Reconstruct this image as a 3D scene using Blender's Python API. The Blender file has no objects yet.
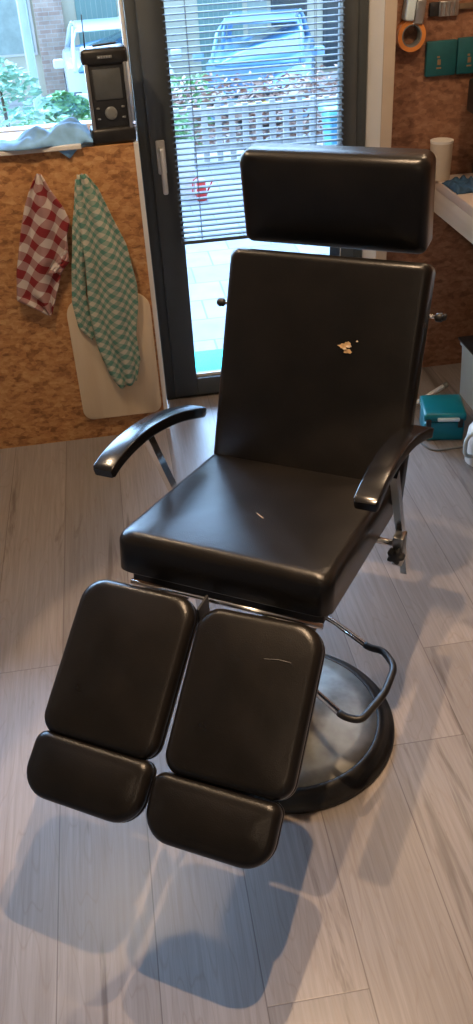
import bpy, bmesh, math, random
from mathutils import Vector, Matrix, noise
PI = math.pi
SC = bpy.context.scene
COL = SC.collection
random.seed(7)

# ------------------------------------------------------------------ helpers
def obj(name, me, mat, parent=None, smooth=False, kind=None, label=None, M=None):
    o = bpy.data.objects.new(name, me)
    COL.objects.link(o)
    if mat is not None:
        for m in (mat if isinstance(mat, (list, tuple)) else [mat]):
            me.materials.append(m)
    if smooth:
        for p in me.polygons: p.use_smooth = True
    if parent is not None: o.parent = parent
    if M is not None: o.matrix_basis = M
    if kind: o['kind'] = kind
    if label: o['label'] = label
    return o

def thing(name, label, cat, loc=(0, 0, 0), rz=0.0, group=None, kind=None):
    o = bpy.data.objects.new(name, None)
    COL.objects.link(o)
    o.empty_display_size = .05
    o.location = loc; o.rotation_euler = (0, 0, rz)
    if label: o['label'] = label
    if cat: o['category'] = cat
    if group: o['group'] = group
    if kind: o['kind'] = kind
    return o

def tag(o, label, cat, group=None, kind=None):
    o['label'] = label; o['category'] = cat
    if group: o['group'] = group
    if kind: o['kind'] = kind
    return o

class MB:
    def __init__(s): s.bm = bmesh.new()
    def box(s, x0, x1, y0, y1, z0, z1, bev=0.0, seg=2, M=None):
        r = bmesh.ops.create_cube(s.bm, size=1.0)
        vs = r['verts']
        for v in vs:
            v.co = Vector(((x0+x1)/2 + v.co.x*(x1-x0), (y0+y1)/2 + v.co.y*(y1-y0), (z0+z1)/2 + v.co.z*(z1-z0)))
        if bev > 0:
            es = list({e for v in vs for e in v.link_edges})
            r2 = bmesh.ops.bevel(s.bm, geom=es, offset=bev, segments=seg, affect='EDGES', profile=.5)
            vs = list({v for f in r2['faces'] for v in f.verts} | {v for v in vs if v.is_valid})
        if M is not None:
            for v in vs: v.co = M @ v.co
        return s
    def raw(s, verts, faces):
        vs = [s.bm.verts.new(v) for v in verts]
        for f in faces:
            try: s.bm.faces.new([vs[i] for i in f])
            except ValueError: pass
        return s
    def rings(s, rings, cap0=True, cap1=True, closed=True):
        n = len(rings[0]); vs = [[s.bm.verts.new(p) for p in r] for r in rings]
        for a, b in zip(vs, vs[1:]):
            for i in range(n if closed else n-1):
                j = (i+1) % n
                s.bm.faces.new((a[i], a[j], b[j], b[i]))
        if cap0: s.bm.faces.new(list(reversed(vs[0])))
        if cap1: s.bm.faces.new(vs[-1])
        return s
    def tube(s, pts, r, n=12, cap=True):
        P = [Vector(p) for p in pts]
        rr = r if isinstance(r, (list, tuple)) else [r]*len(P)
        T = []
        for i in range(len(P)):
            a = P[max(i-1, 0)]; b = P[min(i+1, len(P)-1)]
            T.append((b-a).normalized())
        up = Vector((0, 0, 1)) if abs(T[0].z) < .9 else Vector((1, 0, 0))
        u = T[0].cross(up).normalized()
        R = []
        for i, p in enumerate(P):
            u = (u - T[i]*u.dot(T[i])).normalized(); w = T[i].cross(u)
            R.append([p + (u*math.cos(2*PI*k/n) + w*math.sin(2*PI*k/n))*rr[i] for k in range(n)])
        return s.rings(R, cap, cap)
    def lathe(s, prof, n=48, c=(0, 0, 0)):
        R = [[Vector((c[0]+r*math.cos(2*PI*k/n), c[1]+r*math.sin(2*PI*k/n), c[2]+z)) for k in range(n)] for r, z in prof]
        return s.rings(R)
    def prism(s, poly, z0, z1):
        return s.rings([[Vector((x, y, z0)) for x, y in poly], [Vector((x, y, z1)) for x, y in poly]])
    def mesh(s, name):
        bmesh.ops.recalc_face_normals(s.bm, faces=s.bm.faces[:])
        me = bpy.data.meshes.new(name); s.bm.to_mesh(me); s.bm.free(); return me
    def build(s, name, mat, parent=None, smooth=False, **k):
        o = obj(name, s.mesh(name), mat, parent, smooth, **k)
        return o

def autosmooth(o, ang=35):
    me = o.data
    for p in me.polygons: p.use_smooth = True
    bm = bmesh.new(); bm.from_mesh(me)
    for e in bm.edges:
        if len(e.link_faces) == 2 and e.calc_face_angle() > math.radians(ang): e.smooth = False
    bm.to_mesh(me); bm.free()
    return o

def fillet(pts, r, n=6):
    P = [Vector(p) for p in pts]; out = [P[0]]
    for i in range(1, len(P)-1):
        a, b, c = P[i-1], P[i], P[i+1]
        d1 = (a-b); d2 = (c-b); k = min(r, d1.length*.45, d2.length*.45)
        p0 = b + d1.normalized()*k; p2 = b + d2.normalized()*k
        for j in range(n+1):
            t = j/n; out.append(p0*(1-t)**2 + b*2*t*(1-t) + p2*t*t)
    out.append(P[-1]); return out

def rrect(x0, x1, y0, y1, rad, inset=0.0, n=8, bulge=0.0):
    """rounded rectangle outline; rad = (bl, br, tr, tl)"""
    x0 += inset; x1 -= inset; y0 += inset; y1 -= inset
    out = []
    for (cx, cy, sx, sy, r, a0) in ((x0, y0, 1, 1, rad[0], PI), (x1, y0, -1, 1, rad[1], 1.5*PI), (x1, y1, -1, -1, rad[2], 0), (x0, y1, 1, -1, rad[3], .5*PI)):
        r = max(r-inset, .0015)
        for k in range(n+1):
            a = a0 + k/n*PI/2
            out.append((cx+sx*r+r*math.cos(a), cy+sy*r+r*math.sin(a)))
    res = []
    m = len(out)
    for i in range(m):       # subdivide the straight runs a little so crowns shade well
        a = out[i]; b = out[(i+1) % m]
        res.append(a)
        L = math.hypot(b[0]-a[0], b[1]-a[1])
        if L > .05:
            for k in range(1, 6):
                res.append((a[0]+(b[0]-a[0])*k/6, a[1]+(b[1]-a[1])*k/6))
    return res

def cushion(x0, x1, y0, y1, t, rad, re, crown=.006, rb=.004, seam=None):
    """padded board: top surface at z=0 (edges rounded by re), bottom at z=-t, crown bulges up."""
    W = min(x1-x0, y1-y0)/2
    mb = MB()
    prof = []      # (inset, z)
    prof.append((rb, -t)); prof.append((0, -t+rb))
    if seam:
        prof += [(0, -seam-.004), (.003, -seam-.0015), (.003, -seam+.0005), (0, -seam+.003)]
    for k in range(7):
        a = k/6*PI/2
        prof.append((re*(1-math.cos(a)), -re + re*math.sin(a)))
    last = re
    for k in range(1, 9):
        i = re + (W*.93-re)*k/8
        s = (i-re)/(W-re)
        prof.append((i, crown*(1-(1-s)**2.2)))
    # outline at inset: shrink towards centre but keep a centre ridge along the long side
    R = []
    for ins, z in prof:
        pts = rrect(x0, x1, y0, y1, [max(r, .004) for r in rad], 0)
        base = rrect(x0, x1, y0, y1, rad, 0)
        if ins > 0:
            cx, cy = (x0+x1)/2, (y0+y1)/2
            hx, hy = (x1-x0)/2, (y1-y0)/2
            fx = (hx-ins)/hx; fy = (hy-ins)/hy
            pts = [(cx+(px-cx)*fx, cy+(py-cy)*fy) for px, py in base]
        R.append([Vector((px, py, z)) for px, py in pts])
    mb.rings(R)
    return mb

# ------------------------------------------------------------------ materials
def newmat(name):
    m = bpy.data.materials.new(name); m.use_nodes = True
    nt = m.node_tree; nt.nodes.clear()
    out = nt.nodes.new('ShaderNodeOutputMaterial')
    b = nt.nodes.new('ShaderNodeBsdfPrincipled')
    nt.links.new(b.outputs[0], out.inputs[0])
    return m, nt, b
def N(nt, typ, **kw):
    n = nt.nodes.new(typ)
    for k, v in kw.items():
        if k in n.inputs: n.inputs[k].default_value = v
        else: setattr(n, k, v)
    return n
def L(nt, a, b): nt.links.new(a, b)
def ramp(nt, fac, stops, interp='LINEAR'):
    r = nt.nodes.new('ShaderNodeValToRGB'); r.color_ramp.interpolation = interp
    el = r.color_ramp.elements
    while len(el) > 1: el.remove(el[-1])
    el[0].position = stops[0][0]; el[0].color = (*stops[0][1], 1)
    for p, c in stops[1:]:
        e = el.new(p); e.color = (*c, 1)
    L(nt, fac, r.inputs[0]); return r.outputs[0]
def mathn(nt, op, a, b=None, c=None):
    n = nt.nodes.new('ShaderNodeMath'); n.operation = op
    for i, v in enumerate((a, b, c)):
        if v is None: continue
        if isinstance(v, (int, float)): n.inputs[i].default_value = v
        else: L(nt, v, n.inputs[i])
    return n.outputs[0]
def mix(nt, f, a, b, typ='MIX'):
    n = nt.nodes.new('ShaderNodeMix'); n.data_type = 'RGBA'; n.blend_type = typ
    for i, v in ((0, f), (6, a), (7, b)):
        if isinstance(v, (int, float)): n.inputs[i].default_value = v
        elif isinstance(v, tuple): n.inputs[i].default_value = (*v, 1)
        else: L(nt, v, n.inputs[i])
    return n.outputs[2]

def plain(name, col, rough=.5, metal=0.0, var=.08, scale=30, bump=0.0, coat=0.0, spec=None):
    m, nt, b = newmat(name)
    tc = N(nt, 'ShaderNodeTexCoord'); no = N(nt, 'ShaderNodeTexNoise', Scale=scale, Detail=3.0)
    L(nt, tc.outputs['Object'], no.inputs['Vector'])
    lo = tuple(max(0, c*(1-var)) for c in col); hi = tuple(min(1, c*(1+var)) for c in col)
    L(nt, ramp(nt, no.outputs['Fac'], [(.3, lo), (.7, hi)]), b.inputs['Base Color'])
    b.inputs['Roughness'].default_value = rough; b.inputs['Metallic'].default_value = metal
    if coat: b.inputs['Coat Weight'].default_value = coat; b.inputs['Coat Roughness'].default_value = .1
    if spec is not None: b.inputs['Specular IOR Level'].default_value = spec
    if bump:
        bp = N(nt, 'ShaderNodeBump', Strength=bump, Distance=.002)
        L(nt, no.outputs['Fac'], bp.inputs['Height']); L(nt, bp.outputs[0], b.inputs['Normal'])
    return m

def leather():
    m, nt, b = newmat('black_vinyl')
    tc = N(nt, 'ShaderNodeTexCoord')
    n1 = N(nt, 'ShaderNodeTexNoise', Scale=9.0, Detail=4.0)
    L(nt, tc.outputs['Object'], n1.inputs['Vector'])
    L(nt, ramp(nt, n1.outputs['Fac'], [(.3, (.0055, .005, .0048)), (.75, (.010, .0085, .0078))]), b.inputs['Base Color'])
    r = mathn(nt, 'MULTIPLY_ADD', n1.outputs['Fac'], .08, .25)
    L(nt, r, b.inputs['Roughness'])
    v = N(nt, 'ShaderNodeTexVoronoi', Scale=420.0)
    L(nt, tc.outputs['Object'], v.inputs['Vector'])
    n2 = N(nt, 'ShaderNodeTexNoise', Scale=14.0, Detail=2.0)
    L(nt, tc.outputs['Object'], n2.inputs['Vector'])
    h = mathn(nt, 'MULTIPLY_ADD', n2.outputs['Fac'], 6.0, v.outputs['Distance'])
    bp = N(nt, 'ShaderNodeBump', Strength=.25, Distance=.0008)
    L(nt, h, bp.inputs['Height']); L(nt, bp.outputs[0], b.inputs['Normal'])
    b.inputs['Specular IOR Level'].default_value = .36
    return m

def laminate():
    m, nt, b = newmat('laminate_planks')
    tc = N(nt, 'ShaderNodeTexCoord'); sp = N(nt, 'ShaderNodeSeparateXYZ')
    L(nt, tc.outputs['Object'], sp.inputs[0])
    x, y = sp.outputs[0], sp.outputs[1]
    u = mathn(nt, 'DIVIDE', mathn(nt, 'SUBTRACT', x, .54), .22)
    idx = mathn(nt, 'FLOOR', u); fr = mathn(nt, 'FRACT', u)
    wn = N(nt, 'ShaderNodeTexWhiteNoise', noise_dimensions='1D'); L(nt, idx, wn.inputs['W'])
    off = mathn(nt, 'MULTIPLY', wn.outputs['Value'], 7.3)
    yy = mathn(nt, 'ADD', mathn(nt, 'DIVIDE', y, 2.05), off)
    idy = mathn(nt, 'FLOOR', yy); fy = mathn(nt, 'FRACT', yy)
    pid = mathn(nt, 'MULTIPLY_ADD', idx, 3.71, mathn(nt, 'MULTIPLY', idy, 1.93))
    wn2 = N(nt, 'ShaderNodeTexWhiteNoise', noise_dimensions='1D'); L(nt, pid, wn2.inputs['W'])
    cb = N(nt, 'ShaderNodeCombineXYZ')
    L(nt, mathn(nt, 'MULTIPLY_ADD', pid, 5.17, mathn(nt, 'MULTIPLY', x, 11.0)), cb.inputs[0])
    L(nt, mathn(nt, 'MULTIPLY', y, 1.1), cb.inputs[1]); L(nt, pid, cb.inputs[2])
    g1 = N(nt, 'ShaderNodeTexNoise', Scale=1.0, Detail=5.0, Roughness=.6, Distortion=.8)
    L(nt, cb.outputs[0], g1.inputs['Vector'])
    cb2 = N(nt, 'ShaderNodeCombineXYZ')
    L(nt, mathn(nt, 'MULTIPLY_ADD', pid, 3.3, mathn(nt, 'MULTIPLY', x, 90.0)), cb2.inputs[0])
    L(nt, mathn(nt, 'MULTIPLY', y, 2.5), cb2.inputs[1])
    g2 = N(nt, 'ShaderNodeTexNoise', Scale=1.0, Detail=4.0, Roughness=.7)
    L(nt, cb2.outputs[0], g2.inputs['Vector'])
    # cathedral rings + dark cracks
    cb3 = N(nt, 'ShaderNodeCombineXYZ')
    L(nt, mathn(nt, 'MULTIPLY_ADD', pid, 7.7, mathn(nt, 'MULTIPLY', x, 9.0)), cb3.inputs[0])
    L(nt, mathn(nt, 'MULTIPLY', y, .9), cb3.inputs[1])
    g3 = N(nt, 'ShaderNodeTexNoise', Scale=1.3, Detail=1.5, Distortion=.3)
    L(nt, cb3.outputs[0], g3.inputs['Vector'])
    rings = mathn(nt, 'ABSOLUTE', mathn(nt, 'SINE', mathn(nt, 'MULTIPLY', g3.outputs['Fac'], 46.0)))
    rl = ramp(nt, rings, [(0, (0, 0, 0)), (.28, (1, 1, 1))])
    crack = ramp(nt, g1.outputs['Fac'], [(.32, (0, 0, 0)), (.40, (1, 1, 1))])
    base = ramp(nt, g2.outputs['Fac'], [(.25, (.215, .192, .180)), (.75, (.330, .302, .288))])
    tint = ramp(nt, wn2.outputs['Value'], [(0, (.84, .83, .82)), (.5, (1.0, .97, .94)), (1, (1.08, 1.06, 1.05))])
    c = mix(nt, 1.0, base, tint, 'MULTIPLY')
    c = mix(nt, mathn(nt, 'MULTIPLY', mathn(nt, 'SUBTRACT', 1.0, rl), .36), c, (.20, .155, .130))
    c = mix(nt, mathn(nt, 'MULTIPLY', mathn(nt, 'SUBTRACT', 1.0, crack), .75), c, (.105, .082, .072))
    big = N(nt, 'ShaderNodeTexNoise', Scale=2.2, Detail=2.0); L(nt, tc.outputs['Object'], big.inputs['Vector'])
    c = mix(nt, .5, c, ramp(nt, big.outputs['Fac'], [(.3, (.9, .9, .9)), (.7, (1.06, 1.06, 1.06))]), 'MULTIPLY')
    # seams
    ex = mathn(nt, 'MINIMUM', fr, mathn(nt, 'SUBTRACT', 1.0, fr))
    ey = mathn(nt, 'MULTIPLY', mathn(nt, 'MINIMUM', fy, mathn(nt, 'SUBTRACT', 1.0, fy)), 9.3)
    e = mathn(nt, 'MINIMUM', ex, ey)
    seam = ramp(nt, e, [(.0035, (1, 1, 1)), (.0075, (0, 0, 0))])
    c = mix(nt, mathn(nt, 'MULTIPLY', seam, .6), c, (.06, .045, .038))
    L(nt, c, b.inputs['Base Color'])
    L(nt, mathn(nt, 'MULTIPLY_ADD', g2.outputs['Fac'], .12, .27), b.inputs['Roughness'])
    bp = N(nt, 'ShaderNodeBump', Strength=.25, Distance=.0006)
    L(nt, mathn(nt, 'SUBTRACT', g2.outputs['Fac'], seam), bp.inputs['Height']); L(nt, bp.outputs[0], b.inputs['Normal'])
    b.inputs['Specular IOR Level'].default_value = .45
    return m

def osb(name, dark, mid, light, rough=.55, sc=1.0):
    m, nt, b = newmat(name)
    tc = N(nt, 'ShaderNodeTexCoord')
    n0 = N(nt, 'ShaderNodeTexNoise', Scale=5.0*sc, Detail=2.0); L(nt, tc.outputs['Object'], n0.inputs['Vector'])
    fl = []
    for i, (ang, s1, s2) in enumerate(((.4, 22, 13), (1.35, 24, 11), (-.7, 26, 15))):
        mp = N(nt, 'ShaderNodeMapping'); L(nt, tc.outputs['Object'], mp.inputs['Vector'])
        mp.inputs['Rotation'].default_value = (0, ang, 0)
        mp.inputs['Scale'].default_value = (s2*sc, 20*sc, s1*sc)
        mp.inputs['Location'].default_value = (i*3.1, 0, i*1.7)
        v = N(nt, 'ShaderNodeTexVoronoi', Scale=1.0, Randomness=1.0)
        ad = mix(nt, .12, mp.outputs[0], n0.outputs['Color'])
        L(nt, mp.outputs[0], v.inputs['Vector'])
        s = N(nt, 'ShaderNodeSeparateColor'); L(nt, v.outputs['Color'], s.inputs[0])
        fl.append((s.outputs[0], s.outputs[1]))
    f = mathn(nt, 'ADD', mathn(nt, 'MULTIPLY', fl[0][0], .4), mathn(nt, 'ADD', mathn(nt, 'MULTIPLY', fl[1][0], .33), mathn(nt, 'MULTIPLY', fl[2][0], .27)))
    n1 = N(nt, 'ShaderNodeTexNoise', Scale=1.6*sc, Detail=3.0); L(nt, tc.outputs['Object'], n1.inputs['Vector'])
    n2 = N(nt, 'ShaderNodeTexNoise', Scale=26*sc, Detail=4.0); L(nt, tc.outputs['Object'], n2.inputs['Vector'])
    f = mathn(nt, 'ADD', f, mathn(nt, 'MULTIPLY', mathn(nt, 'SUBTRACT', n1.outputs['Fac'], .5), .55))
    f = mathn(nt, 'ADD', f, mathn(nt, 'MULTIPLY', mathn(nt, 'SUBTRACT', n2.outputs['Fac'], .5), .5))
    c = ramp(nt, f, [(.12, dark), (.48, mid), (.9, light)])
    L(nt, c, b.inputs['Base Color']); b.inputs['Roughness'].default_value = rough
    bp = N(nt, 'ShaderNodeBump', Strength=.3, Distance=.001); L(nt, f, bp.inputs['Height']); L(nt, bp.outputs[0], b.inputs['Normal'])
    return m

def gingham(name, colr, white, per, rot):
    m, nt, b = newmat(name)
    uv = N(nt, 'ShaderNodeUVMap')
    mp = N(nt, 'ShaderNodeMapping'); L(nt, uv.outputs[0], mp.inputs['Vector'])
    mp.inputs['Rotation'].default_value = (0, 0, rot)
    sp = N(nt, 'ShaderNodeSeparateXYZ'); L(nt, mp.outputs[0], sp.inputs[0])
    def st(o):
        f = mathn(nt, 'FRACT', mathn(nt, 'DIVIDE', o, per)); return mathn(nt, 'GREATER_THAN', f, .5)
    s = mathn(nt, 'MULTIPLY', mathn(nt, 'ADD', st(sp.outputs[0]), st(sp.outputs[1])), .5)
    half = tuple((a*.62+w*.38) for a, w in zip(colr, white))
    c = ramp(nt, s, [(0, white), (.3, half), (.8, colr)], 'CONSTANT')
    n1 = N(nt, 'ShaderNodeTexNoise', Scale=400.0); L(nt, uv.outputs[0], n1.inputs['Vector'])
    L(nt, c, b.inputs['Base Color']); b.inputs['Roughness'].default_value = .9
    bp = N(nt, 'ShaderNodeBump', Strength=.4, Distance=.001); L(nt, n1.outputs['Fac'], bp.inputs['Height']); L(nt, bp.outputs[0], b.inputs['Normal'])
    b.inputs['Specular IOR Level'].default_value = .2
    return m

def wood(name, a, c2, sc=1.0, axis='Y', rough=.55):
    m, nt, b = newmat(name)
    tc = N(nt, 'ShaderNodeTexCoord'); mp = N(nt, 'ShaderNodeMapping'); L(nt, tc.outputs['Object'], mp.inputs['Vector'])
    s = {'X': (1.5, 25, 25), 'Y': (25, 1.5, 25), 'Z': (25, 25, 1.5)}[axis]
    mp.inputs['Scale'].default_value = tuple(v*sc for v in s)
    no = N(nt, 'ShaderNodeTexNoise', Scale=1.0, Detail=4.0, Distortion=.6); L(nt, mp.outputs[0], no.inputs['Vector'])
    v = N(nt, 'ShaderNodeTexVoronoi', Scale=5.0*sc); L(nt, tc.outputs['Object'], v.inputs['Vector'])
    kn = ramp(nt, v.outputs['Distance'], [(.08, (.35, .25, .18)), (.16, (1, 1, 1))])
    c = ramp(nt, no.outputs['Fac'], [(.3, a), (.7, c2)])
    c = mix(nt, .6, c, kn, 'MULTIPLY')
    L(nt, c, b.inputs['Base Color']); b.inputs['Roughness'].default_value = rough
    return m

def glassmat(name, tint=(.96, .99, 1.0)):
    m = bpy.data.materials.new(name); m.use_nodes = True; nt = m.node_tree; nt.nodes.clear()
    out = N(nt, 'ShaderNodeOutputMaterial'); tr = N(nt, 'ShaderNodeBsdfTransparent'); gl = N(nt, 'ShaderNodeBsdfGlossy', Roughness=.02)
    tr.inputs[0].default_value = (*tint, 1)
    fr = N(nt, 'ShaderNodeFresnel', IOR=1.45); mx = N(nt, 'ShaderNodeMixShader')
    L(nt, fr.outputs[0], mx.inputs[0]); L(nt, tr.outputs[0], mx.inputs[1]); L(nt, gl.outputs[0], mx.inputs[2]); L(nt, mx.outputs[0], out.inputs[0])
    return m

def bricky(name, a, b_, mortar, scale=1.0, sx=.22, sy=.07, rough=.8, rz=0.0, horiz=False):
    m, nt, b = newmat(name)
    tc = N(nt, 'ShaderNodeTexCoord'); mp = N(nt, 'ShaderNodeMapping'); L(nt, tc.outputs['Object'], mp.inputs['Vector'])
    if not horiz: mp.inputs['Rotation'].default_value = (PI/2, 0, 0)
    mp.inputs['Rotation'].default_value[2] = rz
    br = N(nt, 'ShaderNodeTexBrick'); L(nt, mp.outputs[0], br.inputs['Vector'])
    br.inputs['Color1'].default_value = (*a, 1); br.inputs['Color2'].default_value = (*b_, 1); br.inputs['Mortar'].default_value = (*mortar, 1)
    br.inputs['Scale'].default_value = 1.0; br.inputs['Brick Width'].default_value = sx; br.inputs['Row Height'].default_value = sy
    br.inputs['Mortar Size'].default_value = .006
    no = N(nt, 'ShaderNodeTexNoise', Scale=4.0, Detail=4.0); L(nt, tc.outputs['Object'], no.inputs['Vector'])
    c = mix(nt, 1.0, br.outputs['Color'], ramp(nt, no.outputs['Fac'], [(.3, (.8, .8, .8)), (.7, (1.1, 1.1, 1.1))]), 'MULTIPLY')
    L(nt, c, b.inputs['Base Color']); b.inputs['Roughness'].default_value = rough
    return m

def leafmat(name, a, b_, c_):
    m, nt, b = newmat(name)
    tc = N(nt, 'ShaderNodeTexCoord'); no = N(nt, 'ShaderNodeTexNoise', Scale=7.0, Detail=3.0); L(nt, tc.outputs['Object'], no.inputs['Vector'])
    L(nt, ramp(nt, no.outputs['Fac'], [(.3, a), (.5, b_), (.72, c_)]), b.inputs['Base Color'])
    b.inputs['Roughness'].default_value = .6
    return m

M = dict(
    vinyl=leather(),
    floor=laminate(),
    osb=osb('orange_osb', (.25, .105, .036), (.50, .235, .085), (.64, .37, .16), sc=2.7),
    osbr=osb('red_brown_osb', (.15, .065, .035), (.25, .115, .062), (.34, .18, .11), sc=2.6),
    chrome=plain('chrome', (.78, .78, .78), .14, 1.0, .03, 20),
    palemetal=plain('pale_metal', (.55, .57, .58), .35, .25, .05, 20),
    satin=plain('satin_steel', (.50, .50, .48), .32, 1.0, .12, 60),
    base=plain('brushed_base_plate', (.34, .35, .33), .42, .45, .38, 14),
    rubber=plain('black_rubber', (.013, .0125, .012), .38, 0, .5, 25, .6),
    lacq=plain('black_lacquer', (.006, .006, .007), .2, 0, .1, 30),
    blackpl=plain('black_plastic', (.014, .015, .017), .5, 0, .2, 60, .1),
    anthr=plain('anthracite_frame', (.058, .068, .074), .42, 0, .06, 12),
    anthr2=plain('anthracite_frame_edge', (.045, .054, .058), .45, 0, .06, 12),
    whitetrim=plain('white_trim', (.72, .70, .66), .45, 0, .04, 5),
    beige=plain('beige_trim', (.50, .42, .33), .5, 0, .05, 6),
    plaster=plain('plaster', (.50, .48, .45), .8, 0, .04, 4),
    slat=plain('slat_grey', (.045, .055, .06), .5, .0, .05, 4),
    glass=glassmat('window_glass'),
    radio_sil=plain('silver_trim', (.42, .44, .45), .3, .8, .1, 30),
    screen=plain('grey_screen', (.075, .082, .085), .3, 0, .1, 20),
    greypl=plain('grey_plastic', (.16, .17, .17), .45, 0, .1, 30),
    cloth=plain('light_blue_cloth', (.20, .42, .72), .85, 0, .3, 14, .4),
    board=wood('pale_cutting_board', (.68, .52, .33), (.76, .62, .43), .6, 'Z', .5),
    red=gingham('red_gingham', (.24, .030, .034), (.60, .52, .47), .064, math.radians(38)),
    green=gingham('green_gingham', (.12, .28, .22), (.56, .52, .42), .031, math.radians(42)),
    bench=wood('whitewashed_wood', (.60, .53, .45), (.74, .68, .60), .5, 'Y', .5),
    benchtop=wood('worn_bench_top', (.55, .44, .38), (.68, .58, .52), .5, 'Y', .45),
    teal=plain('teal_plastic', (.0, .19, .25), .38, 0, .08, 12),
    tealdark=plain('dark_teal', (.004, .085, .10), .55, 0, .12, 20),
    palegr=plain('pale_blue_plastic', (.55, .68, .74), .4, 0, .05, 8),
    white=plain('white_plastic', (.75, .76, .76), .4, 0, .04, 8),
    yellow=plain('ochre_plastic', (.48, .30, .05), .5, 0, .1, 12),
    orange=plain('orange_tape', (.62, .22, .05), .4, 0, .1, 25),
    redp=plain('red_plastic', (.60, .03, .03), .4, 0, .1, 12),
    greenp=plain('green_plastic', (.03, .42, .16), .45, 0, .1, 12),
    pink=plain('pink_plastic', (.75, .30, .38), .45, 0, .1, 12),
    navy=plain('blue_fabric', (.018, .065, .14), .7, 0, .4, 30, .3),
    foam=plain('torn_foam', (.55, .36, .18), .9, 0, .35, 90, .5),
    foamlt=plain('torn_backing', (.72, .58, .42), .9, 0, .3, 90, .5),
    paving=bricky('grey_paving', (.17, .175, .19), (.22, .225, .235), (.12, .12, .12), sx=.3, sy=.3, horiz=True),
    street=plain('asphalt_leaf_litter', (.36, .34, .32), .85, 0, .3, 3),
    gravel=plain('pale_gravel', (.60, .53, .45), .9, 0, .3, 8),
    facade=plain('cream_facade', (.66, .62, .48), .85, 0, .05, 2),
    brick=bricky('pink_brick', (.52, .34, .27), (.62, .47, .38), (.6, .55, .5), sx=.22, sy=.075),
    garage=plain('grey_green_door', (.22, .36, .33), .6, 0, .06, 3),
    curtain=plain('pale_green_curtain', (.38, .46, .42), .8, 0, .12, 8),
    darkwin=plain('dark_window', (.035, .05, .06), .08, 0, .2, 2),
    carblue=plain('blue_car_paint', (.22, .42, .66), .25, .1, .05, 2, coat=.6),
    carwhite=plain('white_car_paint', (.72, .80, .82), .25, 0, .03, 2, coat=.6),
    carglass=plain('car_glass', (.10, .26, .42), .06, 0, .15, 1.5),
    tyre=plain('tyre', (.02, .02, .02), .8, 0, .2, 20),
    lamp=plain('headlamp_lens', (.80, .82, .85), .1, .2, .05, 20),
    plate=plain('plate_yellow', (.75, .55, .10), .5, 0, .05, 20),
    picket=plain('weathered_picket', (.46, .44, .42), .8, 0, .25, 6),
    leafg=leafmat('fresh_leaves', (.10, .24, .09), (.20, .40, .17), (.36, .56, .28)),
    leaff=leafmat('conifer_leaves', (.14, .30, .22), (.25, .46, .34), (.42, .62, .50)),
    leafr=leafmat('rusty_leaves', (.16, .07, .04), (.36, .20, .14), (.52, .40, .34)),
    stem2=plain('brown_print', (.20, .13, .07), .6, 0, .2, 40),
    stem=plain('bark', (.12, .08, .05), .8, 0, .3, 20),
    mat=plain('turquoise_mat', (.02, .50, .42), .8, 0, .15, 30),
    polemat=plain('pale_blue_metal', (.48, .60, .68), .4, .2, .05, 5),
    binblue=plain('blue_bin_plastic', (.06, .26, .42), .5, 0, .1, 6),
    binlid=plain('turquoise_bin_lid', (.10, .45, .46), .5, 0, .1, 6),
)

# ------------------------------------------------------------------ room
def struct(name, mb, mat, smooth=False):
    o = mb.build(name, mat); o['kind'] = 'structure'; return o
XL, XR, YB, YF, ZC = -2.6, 2.1, -2.3, 3.75, 2.62
struct('floor', MB().box(XL, XR, YB, YF+.12, -.12, 0), M['floor'])
struct('ceiling', MB().box(XL-.12, XR+.12, YB-.12, YF+.32, ZC, ZC+.12), M['plaster'])
struct('wall_left', MB().box(XL-.12, XL, YB, YF+.2, 0, ZC), M['plaster'])
struct('wall_right', MB().box(XR, XR+.12, YB, YF+.2, 0, ZC), M['osbr'])
struct('wall_front', MB().box(XL, XR, YB-.12, YB, 0, ZC), M['plaster'])
# low sheeted wall under the window, stepping into the room
struct('wall_back_low', MB().box(XL, .100, 3.447, YF+.15, 0, 1.2), M['osb'])
struct('wall_back', MB().box(1.149, XR, YF, YF+.2, 0, ZC), M['osbr'])
struct('wall_back_top', MB().box(XL, 1.149, YF, YF+.2, 2.25, ZC), M['plaster'])
struct('wall_back_end', MB().box(XL, -2.2, YF, YF+.2, 1.2, 2.25), M['plaster'])
# corner bead of the low wall and window jamb beside the door
struct('trim_1', MB().box(.100, .118, 3.447, 3.74, 0, 1.2, .002), M['whitetrim'])
# right door casing: reveal strip and beige board
struct('trim_2', MB().prism([(1.055, 3.735), (1.100, 3.665), (1.100, 3.79), (1.055, 3.79)], 0, 2.3), M['whitetrim'])
struct('trim_3', MB().box(1.1005, 1.149, 3.664, 3.75, 0, 2.3, .003), M['beige'])
struct('trim_4', MB().box(-2.2, -.09, 3.425, 3.76, 1.2, 1.216, .003), M['whitetrim'])
# window over the low wall
w = thing('window_1', None, None, (0, 0, 0), kind='structure')
fm = MB()
for a in ((-2.2, -2.14, 1.216, 2.25), (.114, .1285, 1.216, 2.25), (-2.2, .1, 2.19, 2.25)):
    fm.box(a[0], a[1], 3.77, 3.84, a[2], a[3], .004)
fm.box(-2.2, .1, 3.77, 3.84, 1.20, 1.222, .004)
fm.build('window_frame', M['whitetrim'], w)
MB().box(-2.14, .114, 3.80, 3.806, 1.222, 2.19).build('window_pane', M['glass'], w)
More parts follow.
